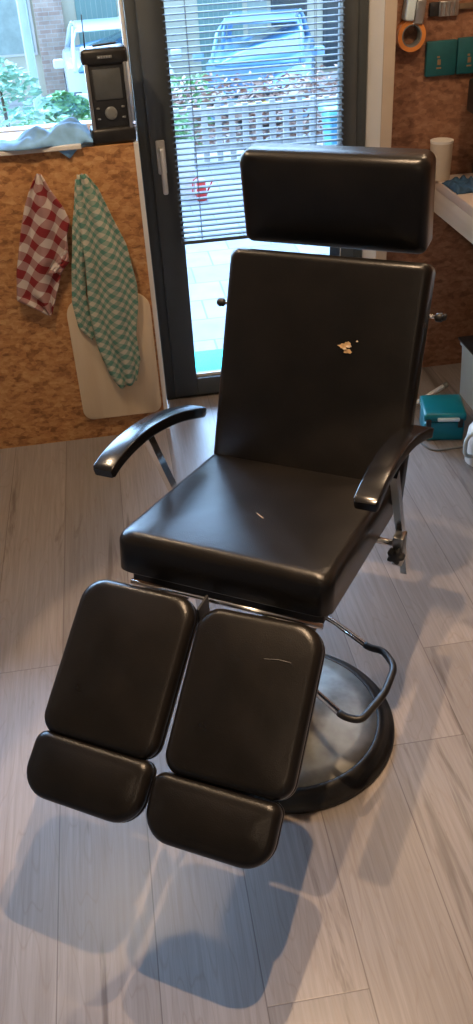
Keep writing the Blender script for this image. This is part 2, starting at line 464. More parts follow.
# glazed door
d = thing('door_1', None, None, (0, 0, 0), kind='structure')
fr = MB()
fr.box(.129, .180, 3.722, 3.82, 0, 2.25, .004).box(1.004, 1.055, 3.722, 3.82, 0, 2.25, .004).box(.129, 1.055, 3.722, 3.82, 2.19, 2.25, .004).box(.129, 1.055, 3.735, 3.82, 0, .012)
autosmooth(fr.build('door_frame', M['anthr2'], d))
lf = MB()
x0, x1, z0, z1 = .172, 1.012, .014, 2.195
gx0, gx1, gz0, gz1 = .277, .951, .097, 2.10
lf.box(x0, gx0, 3.712, 3.79, z0, z1, .005).box(gx1, x1, 3.712, 3.79, z0, z1, .005).box(gx0, gx1, 3.712, 3.79, z0, gz0, .004).box(gx0, gx1, 3.712, 3.79, gz1, z1, .004)
autosmooth(lf.build('door_leaf', M['anthr'], d))
MB().box(gx0, gx1, 3.748, 3.756, gz0, gz1).build('door_pane', M['glass'], d)
MB().box(gx0-.002, gx1+.002, 3.735, 3.747, gz0-.004, gz0+.012, .002).build('glazing_bead', M['whitetrim'], d, label='pale glazing bead under the pane')
h = MB().box(.194, .230, 3.700, 3.712, 1.02, 1.15, .006)
h.tube([(.212, 3.706, 1.115), (.212, 3.668, 1.115)], .011, 14)
h.tube(fillet([(.212, 3.668, 1.118), (.213, 3.660, 1.10), (.219, 3.660, .955)], .02), [.011]*9, 12) if False else None
h.box(.203, .225, 3.652, 3.672, .950, 1.130, .008, 3)
autosmooth(h.build('door_handle', M['palemetal'], d, label='pale metal lever handle pointing down'))
MB().tube([(.14, 3.72, .985), (.14, 3.70, .985)], .006, 8) .build('frame_screw', M['satin'], d) if False else None

# ------------------------------------------------------------------ venetian blind on the door
vb = thing('venetian_blind', 'grey slatted venetian blind hanging inside the glazed door', 'blind', (.60, 3.69, .735))
sl = MB(); z = .762; k = 0
while z < 2.12:
    a = .16
    Mt = Matrix.Translation((.007, 0, z-.735)) @ Matrix.Rotation(a, 4, 'X')
    sl.raw([Mt @ Vector(p) for p in ((-.345, -.0125, -.0014), (.345, -.0125, -.0014), (.345, -.005, .0004), (-.345, -.005, .0004), (-.345, .005, .0004), (.345, .005, .0004), (.345, .0125, -.0014), (-.345, .0125, -.0014))],
           [(0, 1, 2, 3), (3, 2, 5, 4), (4, 5, 6, 7)])
    z += .0222
slo = sl.build('slats', M['slat'], vb)
sm = slo.modifiers.new('s', 'SOLIDIFY'); sm.thickness = .0009
autosmooth(MB().box(-.338, .352, -.014, .014, 0, .014, .003).build('bottom_rail', M['anthr'], vb, label='dark bottom rail'))
autosmooth(MB().box(-.338, .352, -.018, .018, 1.39, 1.43, .003).build('head_rail', M['anthr'], vb))
for xx in (-.25, .24, .338):
    for dy in (-.013, .013):
        MB().tube([(xx, dy, .014), (xx, dy, 1.39)], .0011, 6).build('ladder_cord', M['greypl'], vb)

# ------------------------------------------------------------------ treatment chair
CH = thing('treatment_chair', 'black vinyl pedicure treatment chair with split leg rests on a round pedestal base', 'chair', (.293, 1.659, 0), math.radians(-31.75))
LAT = -.022
def MF(b, f_, r_, z_, rot=0.0):
    """frame lying in a plane tilted by b about the sideways axis; y up the plane, z out of its face"""
    c, s = math.cos(b), math.sin(b)
    m = Matrix(((1, 0, 0, r_), (0, s, -c, -f_), (0, c, s, z_), (0, 0, 0, 1)))
    return m @ Matrix.Rotation(rot, 4, 'Z')
V = M['vinyl']
# seat
seat = cushion(-.254, .238, -.012, .515, .098, (.030, .030, .02, .02), .026, .010, .006, None).build('seat', V, CH, True, M=MF(PI/2+.158, .273, LAT, .803))
MB().box(-.225, .220, .01, .50, -.125, -.105, .004).build('seat_board', M['blackpl'], seat)
cx = MB().tube([(.000, .181, .0095), (.012, .171, .0097), (.024, .162, .0098)], [.0004, .0007, .0003], 5)
cx.build('scuff_mark', M['foamlt'], seat, label='small pale scuff on the seat')
# backrest
back = cushion(-.250, .250, -.05, .522, .062, (.012, .012, .022, .022), .020, .008, .005, None).build('backrest', V, CH, True, M=MF(.370, -.192, LAT+.004, .726))
MB().box(-.228, .228, -.03, .50, -.078, -.063, .004).build('backrest_board', M['blackpl'], back)
rnd = random.Random(3)
def blob(mb, cx_, cy_, rx, ry, z_, n=14, jag=.35, h=.0016):
    ps = []
    for i in range(n):
        a = 2*PI*i/n; k = 1+rnd.uniform(-jag, jag)
        ps.append((cx_+rx*k*math.cos(a), cy_+ry*k*math.sin(a)))
    top = [Vector((x, y, z_+h)) for x, y in ps]; bot = [Vector((x, y, z_-h*2)) for x, y in ps]
    mb.rings([bot, top])
tm = MB(); zt = .0078
blob(tm, 0.068, .318, .011, .005, zt); blob(tm, 0.082, .306, .010, .005, zt); blob(tm, 0.079, .322, .007, .006, zt)
tm.build('torn_patch', M['foam'], back, label='small torn patch showing tan foam')
tm = MB(); blob(tm, 0.074, .312, .005, .0022, zt+.0012, 10); blob(tm, 0.084, .318, .005, .003, zt+.0012, 10); blob(tm, 0.102, .332, .002, .002, zt, 8)
tm.build('torn_edge', M['foamlt'], back, label='pale frayed backing at the tear')
# headrest
head = cushion(-.231, .231, -.014, .212, .085, (.020, .020, .026, .026), .026, .008, .012, None).build('headrest', V, CH, True, M=MF(-.112, -.466, LAT-.013, 1.206))
bp = MB().box(-.200, .200, .01, .20, -.100, -.086, .004); bp.build('headrest_board', M['blackpl'], head)
# head post with cross bar
hp = MB().box(LAT-.025-.014, LAT-.025+.014, .535, .543, 1.02, 1.36, .002)
autosmooth(hp.build('headrest_post', M['chrome'], CH, label='flat chrome headrest post'))
# backrest frame: two side bars and cross bar behind
bf = MB()
for s in (-.20, .18):
    bf.tube([(LAT+s, .27, .66), (LAT+s, .485, 1.13)], .011, 10)
bf.tube([(LAT-.20, .45, 1.05), (LAT+.18, .45, 1.05)], .010, 10)
bf.tube([(LAT-.20, .35, .84), (LAT+.18, .35, .84)], .010, 10)
bf.build('backrest_frame', M['satin'], CH, True)
# clamp knobs at the sides of the backrest
for s, z_ in ((-1, 1.065), (1, 1.085)):
    X = LAT + s*.262; y_ = .385
    k = MB().tube([(X-s*.03, y_, z_), (X+s*.018, y_, z_)], .0045, 10)
    kn = k.build('clamp_shaft', M['chrome'], CH, True)
    mb = MB()
    mb.tube([(X+s*.006, y_, z_), (X+s*.010, y_, z_), (X+s*.022, y_, z_), (X+s*.027, y_, z_)], [.006, .010, .011, .007], 12)
    if s > 0:
        mb.tube([(X+.022, y_, z_), (X+.030, y_-.01, z_+.004), (X+.033, y_-.014, z_+.014)], [.008, .006, .004], 10)
    mb.build('clamp_knob', M['blackpl'], kn, True)
# armrests
def armrest(r_, s):
    prof = [(.225, .919), (.19, .928), (.15, .932), (.10, .932), (.03, .925), (-.05, .907), (-.12, .885), (-.19, .857), (-.255, .829)]
    if s > 0: prof.append((-.30, .806))
    P = []
    for i in range(len(prof)-1):        # catmull-rom
        p0 = prof[max(i-1, 0)]; p1 = prof[i]; p2 = prof[i+1]; p3 = prof[min(i+2, len(prof)-1)]
        for k in range(4):
            t = k/4
            P.append(tuple(.5*((2*p1[j])+(-p0[j]+p2[j])*t+(2*p0[j]-5*p1[j]+4*p2[j]-p3[j])*t*t+(-p0[j]+3*p1[j]-3*p2[j]+p3[j])*t**3) for j in (0, 1)))
    P.append(prof[-1])
    if s > 0: P = [(f_-.022, z_+.024) for f_, z_ in P]
    R = []
    wd, th, rr = .025, .027, .004
    for i, (f_, z_) in enumerate(P):
        a = P[max(i-1, 0)]; b = P[min(i+1, len(P)-1)]
        tx, tz = b[0]-a[0], b[1]-a[1]; l = math.hypot(tx, tz); nx, nz = tz/l, -tx/l
        if nz < 0: nx, nz = -nx, -nz
        e = .0 if 0 < i < len(P)-1 else .003
        ring = [(px, py) for px, py in rrect(-wd+e, wd-e, -th+e, 0-e, (rr,)*4, 0, 3)]
        R.append([Vector((r_+px, -(f_+nx*py), z_+nz*py)) for px, py in ring])
    o = MB().rings(R).build('armrest', M['lacq'], CH)
    return autosmooth(o, 40)
def flatbar(p0, p1, w_, t_):
    """flat strip from p0 to p1 (f, z), wide fore-aft, thin sideways, centred on x=0"""
    (f0, z0_), (f1, z1_) = p0, p1
    l = math.hypot(f1-f0, z1_-z0_); tx, tz = (f1-f0)/l, (z1_-z0_)/l; nx, nz = -tz, tx
    q = []
    for f_, z_ in (p0, p1):
        q.append([Vector((px, -(f_+nx*py), z_+nz*py)) for px, py in ((-t_, -w_), (t_, -w_), (t_, w_), (-t_, w_))])
    return MB().rings(q)
for r_, s in ((-.323, -1), (.254, 1)):
    armrest(r_, s)
    m = flatbar((.020, .900), (-.15, .515), .0115, .008)
    for v in m.bm.verts: v.co.x += r_ + (.012 if s > 0 else -.004)
    m.build('armrest_support', M['chrome'], CH, label='flat chrome armrest support')
    X0 = r_+.012 if s > 0 else -.262
    br = autosmooth(MB().box(X0-.013, X0+.013, .052, .092, .60, .68, .004).build('slide_bracket', M['satin'], CH))
    MB().tube([(LAT+s*.15, .072, .650), (X0, .072, .650)], .008, 12).build('clamp_bolt', M['chrome'], br, True)
    if s > 0:
        m = MB()
        star = [[Vector((X0+(q_+.0035*math.cos(5*2*PI*k/40))*math.cos(2*PI*k/40), .052-dx, .640+(q_+.0035*math.cos(5*2*PI*k/40))*math.sin(2*PI*k/40))) for k in range(40)] for dx, q_ in ((0, .012), (.004, .017), (.020, .018), (.025, .013))]
        m.rings(star); m.build('clamp_knob', M['blackpl'], br, True, label='black star-shaped clamp knob')
# leg rests
G = .901
specs = [(-.325, -.056, .338, (.040, .040, .050, .055), -.016), (-.047, .223, .338, (.040, .040, .055, .050), -.046)]
for i, (u0, u1, ln, rad, rho) in enumerate(specs):
    c_ = (u0+u1)/2; hw = (u1-u0)/2
    pad = cushion(-hw, hw, -ln, .003, .048, rad, .020, .008, .005, .030).build('leg_pad', V, CH, True, M=MF(G, .347, c_, .724, -rho))
    MB().box(-hw+.03, hw-.03, -ln+.03, -.02, -.060, -.049, .003).build('pad_board', M['blackpl'], pad)
    mb = MB().box(-.018, .018, -ln+.05, .02, -.080, -.060, .003)
    autosmooth(mb.build('pad_rail', M['satin'], pad))
    if i == 1:
        mb = MB().tube([(.028, -.083, .0078), (.058, -.079, .0078), (.084, -.080, .0075)], [.0003, .0005, .0003], 5)
        mb.build('scratch', M['greypl'], pad, label='thin pale scratch')
c0, s0 = math.cos(G), math.sin(G)
fs = [(-.184, .332, math.radians(53), -.330, .134, (.060, .060, .022, .026), -.005, .136), (.092, .338, math.radians(49), -.330, .133, (.060, .060, .022, .026), -.030, .134)]
for (c_, v0, g2, _, l_, rad, rho, hw) in fs:
    f_ = .347 + math.sin(G)*v0; z_ = .724 - math.cos(G)*v0
    fp = cushion(-hw, hw, -l_, -.002, .046, rad, .020, .007, .005, .030).build('foot_pad', V, CH, True, M=MF(g2, f_, c_, z_, -rho))
    MB().box(-hw+.04, hw-.04, -l_+.03, -.02, -.058, -.047, .003).build('pad_board', M['blackpl'], fp)
# hinge bar in front of the seat and leg rest arms
MB().tube([(LAT-.215, -.302, .692), (LAT+.225, -.302, .692)], .0065, 14).build('hinge_bar', M['chrome'], CH, True, label='bright chrome hinge bar under the seat front')
for r_ in (-.17, .105):
    autosmooth(MB().box(r_-.012, r_+.012, -.335, -.20, .655, .675, .003).build('leg_rest_arm', M['satin'], CH))
for r_ in (LAT-.12, LAT+.12):
    autosmooth(MB().box(r_-.014, r_+.014, -.26, .22, .630, .662, .003).build('seat_rail', M['blackpl'], CH))
autosmooth(MB().box(LAT-.20, LAT+.20, -.06, .06, .600, .632, .004).build('seat_crossbeam', M['blackpl'], CH))
MB().box(-.052, -.046, -.36, -.31, .655, .712, .002).build('hinge_bracket', M['blackpl'], CH)
# pedestal
MB().lathe([(.284, 0), (.293, .002), (.295, .012), (.291, .017), (.280, .022), (.279, .026), (.270, .032), (.269, .036), (.258, .044), (.250, .046), (.246, .044), (.245, .02)], 72).build('base_ring', M['rubber'], CH, True, label='black rubber ring around the base')
MB().lathe([(.247, .040), (.2455, .046), (.20, .051), (.13, .062), (.075, .072), (.068, .076)], 72).build('base_plate', M['base'], CH, True, label='worn grey metal base plate')
autosmooth(MB().lathe([(.068, .070), (.070, .09), (.066, .30), (.058, .31), (.001, .31)], 40).build('pedestal_sleeve', M['blackpl'], CH))
autosmooth(MB().lathe([(.036, .30), (.036, .60), (.001, .60)], 32).build('pedestal_piston', M['chrome'], CH))
# pump lever loop
zl = .30
lev = [(-.02, .035), (.10, .105-.02), (.22, .065+.01), (.270, .045), (.292, .010), (.285, -.075), (.262, -.155), (.222, -.178), (.170, -.152), (.115, -.118), (.02, -.065)]
path = [(x, y, zl) for x, y in [(-.03, .170), (.076, .142), (.205, .072), (.240, .074), (.284, .030), (.284, -.070), (.255, -.172), (.215, -.176), (.117, -.118), (.01, -.045)]]
FP = fillet(path, .03, 5)
MB().tube(FP, .0085, 14).build('pump_lever', M['chrome'], CH, True)
i0 = next(i for i, p in enumerate(FP) if p.x > .185); i1 = max(i for i, p in enumerate(FP) if p.x > .170)
sub = FP[i0:i1+1]
lv = MB().tube(sub, .0095, 14).build('lever_sleeve', M['rubber'], CH, True, label='black rubber sleeve on the lever')
autosmooth(MB().box(-.07, .05, -.06, .18, .285, .315, .006).build('lever_hub', M['blackpl'], CH))

# ------------------------------------------------------------------ things on the sill
rd = thing('site_radio', 'black rugged upright radio with grey screen and thin antenna on the sill', 'radio', (.031, 3.505, 1.2), math.radians(3))
W2 = .076
rb = MB().box(-W2+.008, W2-.008, -.04, .045, .012, .290, .012, 3); autosmooth(rb.build('body', M['blackpl'], rd))
for z0_, z1_ in ((.262, .316), (0, .058)):
    autosmooth(MB().box(-W2-.006, W2+.006, -.052, .052, z0_, z1_, .014, 3).build('rubber_bumper', M['rubber'], rd))
for s in (-1, 1):
    autosmooth(MB().box(s*.068-.007, s*.068+.007, -.050, -.036, .05, .272, .005).build('side_bar', M['radio_sil'], rd, label='silver side bar'))
autosmooth(MB().box(-.050, .050, -.044, -.038, .150, .250, .004).build('screen', M['screen'], rd, label='grey screen panel'))
autosmooth(MB().box(-.026, .026, -.0545, -.051, .283, .293, .002).build('name_strip', M['greypl'], rd))
for i in range(5):
    MB().box(-.022+i*.009, -.016+i*.009, -.0555, -.0545, .285, .291).build('letter_mark', M['radio_sil'], rd)
kp = MB().lathe([(.022, 0), (.022, .006), (.019, .008), (.010, .009)], 32)
for v in kp.bm.verts: v.co = Vector((v.co.x, -.040-v.co.z, .105+v.co.y))
autosmooth(kp.build('dial', M['greypl'], rd))
for s in (-1, 1):
    for j in range(2):
        autosmooth(MB().box(s*.045-.006, s*.045+.006, -.046, -.040, .085+.035*j, .092+.035*j, .002).build('button', M['greypl'], rd))
MB().tube([(-.062, .0, .30), (-.060, .0, .35), (-.058, 0, .418)], [.0035, .0022, .0018], 8).build('antenna', M['blackpl'], rd, True)
autosmooth(MB().tube([(-.035, -.02, .322), (.048, -.02, .326)], .004, 8).build('carry_handle', M['rubber'], rd, True))

def crumple(x0, x1, y0, y1, z, hf, nx=60, ny=26, seed=0):
    mb = MB(); vs = []
    for j in range(ny+1):
        for i in range(nx+1):
            u, v = i/nx, j/ny
            vs.append(hf(u, v))
    fs_ = [(j*(nx+1)+i, j*(nx+1)+i+1, (j+1)*(nx+1)+i+1, (j+1)*(nx+1)+i) for j in range(ny) for i in range(nx)]
    return mb.raw(vs, fs_)
def clothf(u, v):
    x = -.545 + u*.50; y = 3.425 + v*.15 + .02*math.sin(u*9)
    env = math.sin(PI*v)**.6 if 0 < v < 1 else 0
    pk = math.exp(-((u-.84)/.13)**2)*.048 + math.exp(-((u-.60)/.12)**2)*.022 + .012
    if u > .97: pk *= .5
    fold = abs(noise.noise(Vector((u*9, v*4, 1.3))))*.035
    z = 1.219 + env*(pk + fold*min(1, pk/.03))
    if v < .16 and .70 < u < .93:          # a corner hangs over the edge
        k = (1-v/.16)*(1-abs(u-.815)/.115)
        z -= .050*k; y -= .012*k - .004
    return Vector((x, y, z))
cl = crumple(0, 0, 0, 0, 0, clothf).build('cleaning_cloth', M['cloth'], None, True)
cl.modifiers.new('s', 'SOLIDIFY').thickness = .002
tag(cl, 'crumpled light blue cloth lying on the white window sill left of the radio', 'cloth')

# ------------------------------------------------------------------ hanging towels and board on the low wall
def towel(name, mat, left, right, label, yoff=.012, folds=7, amp=.010, seed=0, group=None, uvx=1.0):
    """left/right edge polylines as (x, z) from top to bottom; cloth hangs in folds off the wall face"""
    ztop = left[0][1]; nv, nu = 70, 36
    def at(pl, t):
        L_ = [0]
        for a, b in zip(pl, pl[1:]): L_.append(L_[-1]+math.hypot(b[0]-a[0], b[1]-a[1]))
        s = t*L_[-1]
        for i in range(len(pl)-1):
            if s <= L_[i+1] or i == len(pl)-2:
                k = (s-L_[i])/(L_[i+1]-L_[i]); return (pl[i][0]+(pl[i+1][0]-pl[i][0])*k, pl[i][1]+(pl[i+1][1]-pl[i][1])*k)
    bm = bmesh.new(); uvl = bm.loops.layers.uv.new('UVMap'); vs = []; uvs = []
    for j in range(nv+1):
        t = j/nv; a = at(left, t); b = at(right, t)
        for i in range(nu+1):
            u = i/nu
            x = a[0]+(b[0]-a[0])*u; z = a[1]+(b[1]-a[1])*u
            wdt = abs(b[0]-a[0])
            ph = u*folds*PI + seed + .8*math.sin(t*3+seed)
            y = 3.447 - yoff - amp*(1+math.sin(ph))*(.5+.5*min(1, t*3)) - .012*math.sin(PI*u)
            y -= .004*noise.noise(Vector((u*6, t*8, seed)))
            vs.append(bm.verts.new((x, y, z))); uvs.append((x*uvx + .25*(1+math.cos(ph))*.02, z))
    bm.verts.ensure_lookup_table()
    for j in range(nv):
        for i in range(nu):
            ids = (j*(nu+1)+i, j*(nu+1)+i+1, (j+1)*(nu+1)+i+1, (j+1)*(nu+1)+i)
            f = bm.faces.new([vs[q] for q in ids])
            for lp, q in zip(f.loops, ids): lp[uvl].uv = uvs[q]
    me = bpy.data.meshes.new(name); bm.to_mesh(me); bm.free()
    o = obj(name, me, mat, smooth=True)
    s = o.modifiers.new('s', 'SOLIDIFY'); s.thickness = .003
    return o
tr = thing('tea_towel', 'red and white checked tea towel hanging at the left of the low wall', 'towel', (0, 0, 0), group='checked towels on the wall')
a = towel('cloth', M['red'], [(-.268, 1.128), (-.305, 1.07), (-.330, 1.018), (-.356, .946), (-.378, .872), (-.405, .777), (-.424, .668), (-.365, .628), (-.318, .598)],
      [(-.252, 1.128), (-.222, 1.063), (-.188, 1.005), (-.172, .955), (-.192, .900), (-.197, .818), (-.228, .782), (-.250, .72), (-.300, .594)], '', .010, 4, .012, 1.0)
a.parent = tr
a = towel('hem_fold', M['red'], [(-.23, .83), (-.255, .80), (-.285, .765)], [(-.20, .86), (-.200, .80), (-.235, .765)], '', .030, 2, .004, 2.0); a.parent = tr
MB().tube([(-.262, 3.447, 1.118), (-.262, 3.425, 1.118), (-.262, 3.418, 1.130)], .004, 8).build('wall_hook', M['satin'], tr, True)
tg = thing('tea_towel', 'long green and white checked towel hanging in front of the pale board', 'towel', (0, 0, 0), group='checked towels on the wall')
a = towel('cloth', M['green'], [(-.118, 1.118), (-.128, 1.05), (-.135, .95), (-.138, .789), (-.148, .668), (-.150, .541), (-.137, .43), (-.102, .303), (-.072, .248)],
      [(-.086, 1.118), (-.049, 1.065), (-.010, .951), (.028, .851), (.050, .688), (.045, .605), (.022, .479), (.026, .366), (.000, .270)], '', .030, 4, .012, .4)
a.parent = tg
a = towel('rear_flap', M['green'], [(-.128, 1.10), (-.145, 1.019), (-.166, .927), (-.192, .78), (-.214, .634), (-.204, .526), (-.160, .472)],
      [(-.110, 1.10), (-.115, 1.02), (-.122, .92), (-.142, .80), (-.155, .66), (-.152, .57), (-.148, .480)], '', .022, 2, .004, 2.2)
a.parent = tg
MB().tube([(-.102, 3.447, 1.108), (-.102, 3.405, 1.108), (-.102, 3.398, 1.120)], .004, 8).build('wall_hook', M['satin'], tg, True)
cb = MB()
rg = rrect(-.245, .092, .098, .640, (.045, .040, .07, .07), 0, 8)
cbR = []
for ins, y in ((.004, 3.4475), (0, 3.443), (0, 3.431), (.004, 3.428)):
    cxx, czz = -.0765, .369
    cbR.append([Vector((cxx+(px-cxx)*(1-ins/.168), y, czz+(pz-czz)*(1-ins/.27))) for px, pz in rg])
cb.rings(cbR)
tag(autosmooth(cb.build('cutting_board', M['board'])), 'large pale cutting board with rounded corners hanging on the wall behind the green towel', 'board')

# ------------------------------------------------------------------ right side: tools on wall, bench and floor things
YW = YF
def ring_mesh(r0, r1, w_, c, ax='Y', n=40):
    mb = MB(); R = []
    for rr, dz in ((r0, 0), (r1, 0), (r1, w_), (r0, w_)):
        R.append([Vector((c[0]+rr*math.cos(2*PI*k/n), c[1]-dz, c[2]+rr*math.sin(2*PI*k/n))) for k in range(n)])
    vs = [[mb.bm.verts.new(p) for p in r] for r in R]
    for a_, b_ in zip(vs, vs[1:]+[vs[0]]):
        for i in range(n):
            j = (i+1) % n; mb.bm.faces.new((a_[i], a_[j], b_[j], b_[i]))
    return mb
tp = thing('tape_roll', 'orange brown tape roll hanging on the wall right of the door', 'tape', (1.225, YW+.0006, 1.445))
autosmooth(ring_mesh(.040, .056, .045, (0, 0, 0)).build('tape', M['orange'], tp))
autosmooth(ring_mesh(.035, .040, .046, (0, .0005, 0)).build('core', M['greypl'], tp))
MB().tube([(0, .0, .037), (0, -.055, .037), (0, -.060, .045)], .004, 8).build('hook', M['satin'], tp, True)
td = thing('tape_dispenser', 'silver and pale blue tape dispenser above the orange tape roll', 'dispenser', (1.225, YW+.0006, 1.500))
autosmooth(MB().box(-.034, .002, -.06, 0, -.005, .085, .008, 3, Matrix.Rotation(.12, 4, 'Y')).build('grip', M['palegr'], td, label='pale blue end'))
autosmooth(MB().box(.004, .042, -.055, 0, -.014, .070, .006, 3, Matrix.Rotation(.12, 4, 'Y')).build('housing', M['radio_sil'], td))
yk = MB().box(-.03, .05, -.03, 0, 0, .06, .01, 3); yo = autosmooth(yk.build('putty_knife', M['yellow'], None)); yo.location = (1.255, YW-.001, 1.582)
tag(yo, 'ochre yellow tool handle hanging at the top edge above the tape dispenser', 'tool')
pb = thing('paint_brush', 'flat paint brush with steel ferrule hanging on the wall above the teal holder', 'brush', (1.385, YW+.0006, 1.50))
autosmooth(MB().box(-.048, .030, -.022, 0, 0, .052, .003).build('ferrule', M['radio_sil'], pb, label='ribbed steel ferrule'))
rbm = MB()
for i in range(4): rbm.box(-.045+i*.019, -.038+i*.019, -.026, -.021, .002, .05, .001)
rbm.build('ferrule_ribs', M['satin'], pb)
autosmooth(MB().box(-.085, -.048, -.018, -.002, .002, .050, .004).build('bristles', M['blackpl'], pb))
autosmooth(MB().box(.030, .11, -.018, -.004, .018, .040, .006).build('handle', M['stem'], pb))
th = thing('tool_holder', 'dark teal tool holder with two small orange marks on the wall', 'holder', (1.425, YW+.0006, 1.345))
Mh = Matrix.Rotation(math.radians(0), 4, 'Y')
autosmooth(MB().box(-.128, -.003, -.022, 0, -.055, .072, .006, 2).build('left_pocket', M['tealdark'], th))
autosmooth(MB().box(.000, .135, -.022, 0, -.055, .076, .006, 2).build('right_pocket', M['tealdark'], th))
for xx in (-.075, .050):
    e = MB().box(xx-.010, xx+.010, -.0235, -.0215, -.028, -.022, .0008).box(xx-.007, xx+.007, -.0235, -.0215, -.014, .006, .0008).box(xx-.009, xx+.002, -.0235, -.0215, .011, .018, .0008)
    e.build('emblem', M['stem2'], th, label='small orange printed mark')

# workbench
wb = thing('workbench', 'whitewashed wooden workbench along the right wall', 'bench', (1.355, 2.2, 0))
XB = XR-.01-1.355
autosmooth(MB().box(0, XB, -2.2, YW-2.2-.01, .86, .90, .003).build('bench_top', M['benchtop'], wb))
autosmooth(MB().box(.002, .034, -2.2, YW-2.2-.01, .765, .8595, .003).build('apron', M['bench'], wb))
for yy in (-2.15, 1.30):
    if yy < 0:
        autosmooth(MB().box(.08, .17, yy, yy+.09, 0, .86, .004).build('leg', M['bench'], wb))
for yy in (-2.15, 1.38):
    autosmooth(MB().box(XB-.12, XB-.03, yy, yy+.09, 0, .86, .004).build('leg', M['bench'], wb))
mg = thing('cup', 'cream cup standing on the bench against the wall', 'cup', (1.372, 3.69, .90))
autosmooth(MB().lathe([(.040, 0), (.043, .004), (.046, .148), (.046, .15), (.043, .15), (.040, .008), (.001, .008)], 36).build('cup_body', M['beige'], mg))
autosmooth(MB().lathe([(.0465, .146), (.0475, .150), (.0475, .156), (.02, .158), (.001, .158)], 36).build('rim_lid', M['whitetrim'], mg))
# dark upright machine at the frame edge
mc = thing('coffee_machine', 'tall black machine with pale panels on the bench at the right edge', 'machine', (1.575, 3.595, .90))
autosmooth(MB().box(-.045, .16, -.06, .14, 0, .04, .008).build('base', M['blackpl'], mc))
autosmooth(MB().box(-.045, .16, .0, .10, .04, .40, .012).build('body', M['blackpl'], mc))
autosmooth(MB().box(-.120, .16, -.10, .08, .26, .385, .014).build('head', M['blackpl'], mc))
autosmooth(MB().box(-.098, .05, -.106, -.098, .285, .365, .003).build('front_panel', M['whitetrim'], mc, label='pale upper panel'))
autosmooth(MB().box(-.048, .0, -.008, .002, .09, .14, .003).build('lower_panel', M['beige'], mc, label='pale lower label'))
def rag(u, v):
    x = 1.358+u*.145; y = 3.44+v*.18
    e = (math.sin(PI*u)*math.sin(PI*v))**.5 if 0 < u < 1 and 0 < v < 1 else 0
    return Vector((x, y, .903+e*(.015+.05*abs(noise.noise(Vector((u*5, v*4, 7.7)))))))
r_ = crumple(0, 0, 0, 0, 0, rag, 36, 30).build('rag', M['navy'], None, True); r_.modifiers.new('s', 'SOLIDIFY').thickness = .003
tag(r_, 'dark blue rag lying on the bench in front of the cup', 'rag')
pj = thing('pen_case', 'small pink and red case lying on the bench top at the right edge', 'case', (1.425, 3.20, .90))
autosmooth(MB().box(-.03, .08, -.03, .03, 0, .022, .006).build('case', M['pink'], pj))
autosmooth(MB().box(-.02, .08, -.02, .045, .023, .042, .006).build('lid', M['redp'], pj))

# floor things on the right
tb = thing('tool_case', 'teal plastic tool case standing on the floor under the bench', 'case', (1.245, 3.14, 0), math.radians(-12))
autosmooth(MB().box(-.070, .095, -.085, .09, 0, .088, .012, 3).build('case', M['teal'], tb))
autosmooth(MB().box(-.075, .100, -.090, .095, .089, .130, .014, 3).build('lid', M['teal'], tb))
autosmooth(MB().box(-.02, .07, -.103, -.088, .100, .114, .004).build('handle', M['palegr'], tb, label='pale grey handle'))
for xx in (-.055, .075):
    autosmooth(MB().box(xx-.010, xx+.010, -.100, -.088, .070, .106, .003).build('latch', M['blackpl'], tb))
jg = thing('water_jug', 'pale blue and white plastic jug on the floor at the right edge', 'jug', (1.335, 2.86, 0))
autosmooth(MB().lathe([(.060, 0), (.072, .01), (.076, .09), (.070, .15), (.05, .18), (.022, .20), (.022, .225), (.001, .225)], 32).build('body', M['white'], jg))
MB().tube(fillet([(-.055, -.03, .05), (-.10, -.045, .07), (-.10, -.045, .15), (-.05, -.03, .165)], .03), .008, 8).build('handle', M['palegr'], jg, True)
bn = thing('storage_bin', 'tall pale blue storage bin under the bench', 'bin', (1.54, 3.36, 0), math.radians(0))
bq = MB(); R_ = []
for zz, g_ in ((0, 0), (.20, .006), (.235, .008), (.24, .014), (.255, .014)):
    R_.append([Vector((px, py, zz)) for px, py in rrect(-.085-g_, .12+g_, -.10-g_, .10+g_, (.02,)*4, 0, 4)])
bq.rings(R_); autosmooth(bq.build('tub', M['palegr'], bn))
autosmooth(MB().box(-.105, .14, -.12, .12, .256, .268, .005).build('lid', M['blackpl'], bn))
dv = thing('power_drill', 'dark blue power drill lying on top of the storage bin', 'tool', (1.54, 3.34, .269))
MB().tube([(-.06, 0, .05), (-.04, 0, .05), (.07, 0, .05), (.09, 0, .05)], [.012, .03, .035, .025], 16).build('motor', M['navy'], dv, True)
autosmooth(MB().box(.02, .05, -.02, .02, .0, .05, .006).build('grip', M['blackpl'], dv))
wt = thing('white_tube', 'white plastic tube lying on the floor beside the teal case', 'tube', (1.275, 3.37, .0))
MB().tube([(-.12, -.055, .022), (.095, .055, .060)], .011, 12).build('pipe', M['white'], wt, True)
autosmooth(MB().tube([(.088, .052, .058), (.108, .062, .062)], .014, 12).build('end_cap', M['greypl'], wt))
rl = MB().lathe([(.016, 0), (.020, .004), (.020, .022), (.012, .034), (.001, .036)], 24)
ro = autosmooth(rl.build('bottle_cap', M['redp'], None)); ro.location = (1.335, 3.30, 0)
tag(ro, 'small red cap on the floor behind the teal case', 'cap')
gb = MB().lathe([(.040, 0), (.048, .006), (.055, .08), (.050, .085), (.001, .085)], 24)
go = autosmooth(gb.build('plant_pot', M['greenp'], None)); go.location = (1.185, 3.55, 0)
tag(go, 'small green pot on the floor by the right wall behind the chair', 'pot')
cp = [(1.08, 3.30, .004), (1.17, 3.19, .004), (1.135, 3.08, .004), (1.165, 2.98, .004), (1.29, 2.985, .004), (1.40, 2.97, .004), (1.60, 3.02, .004)]
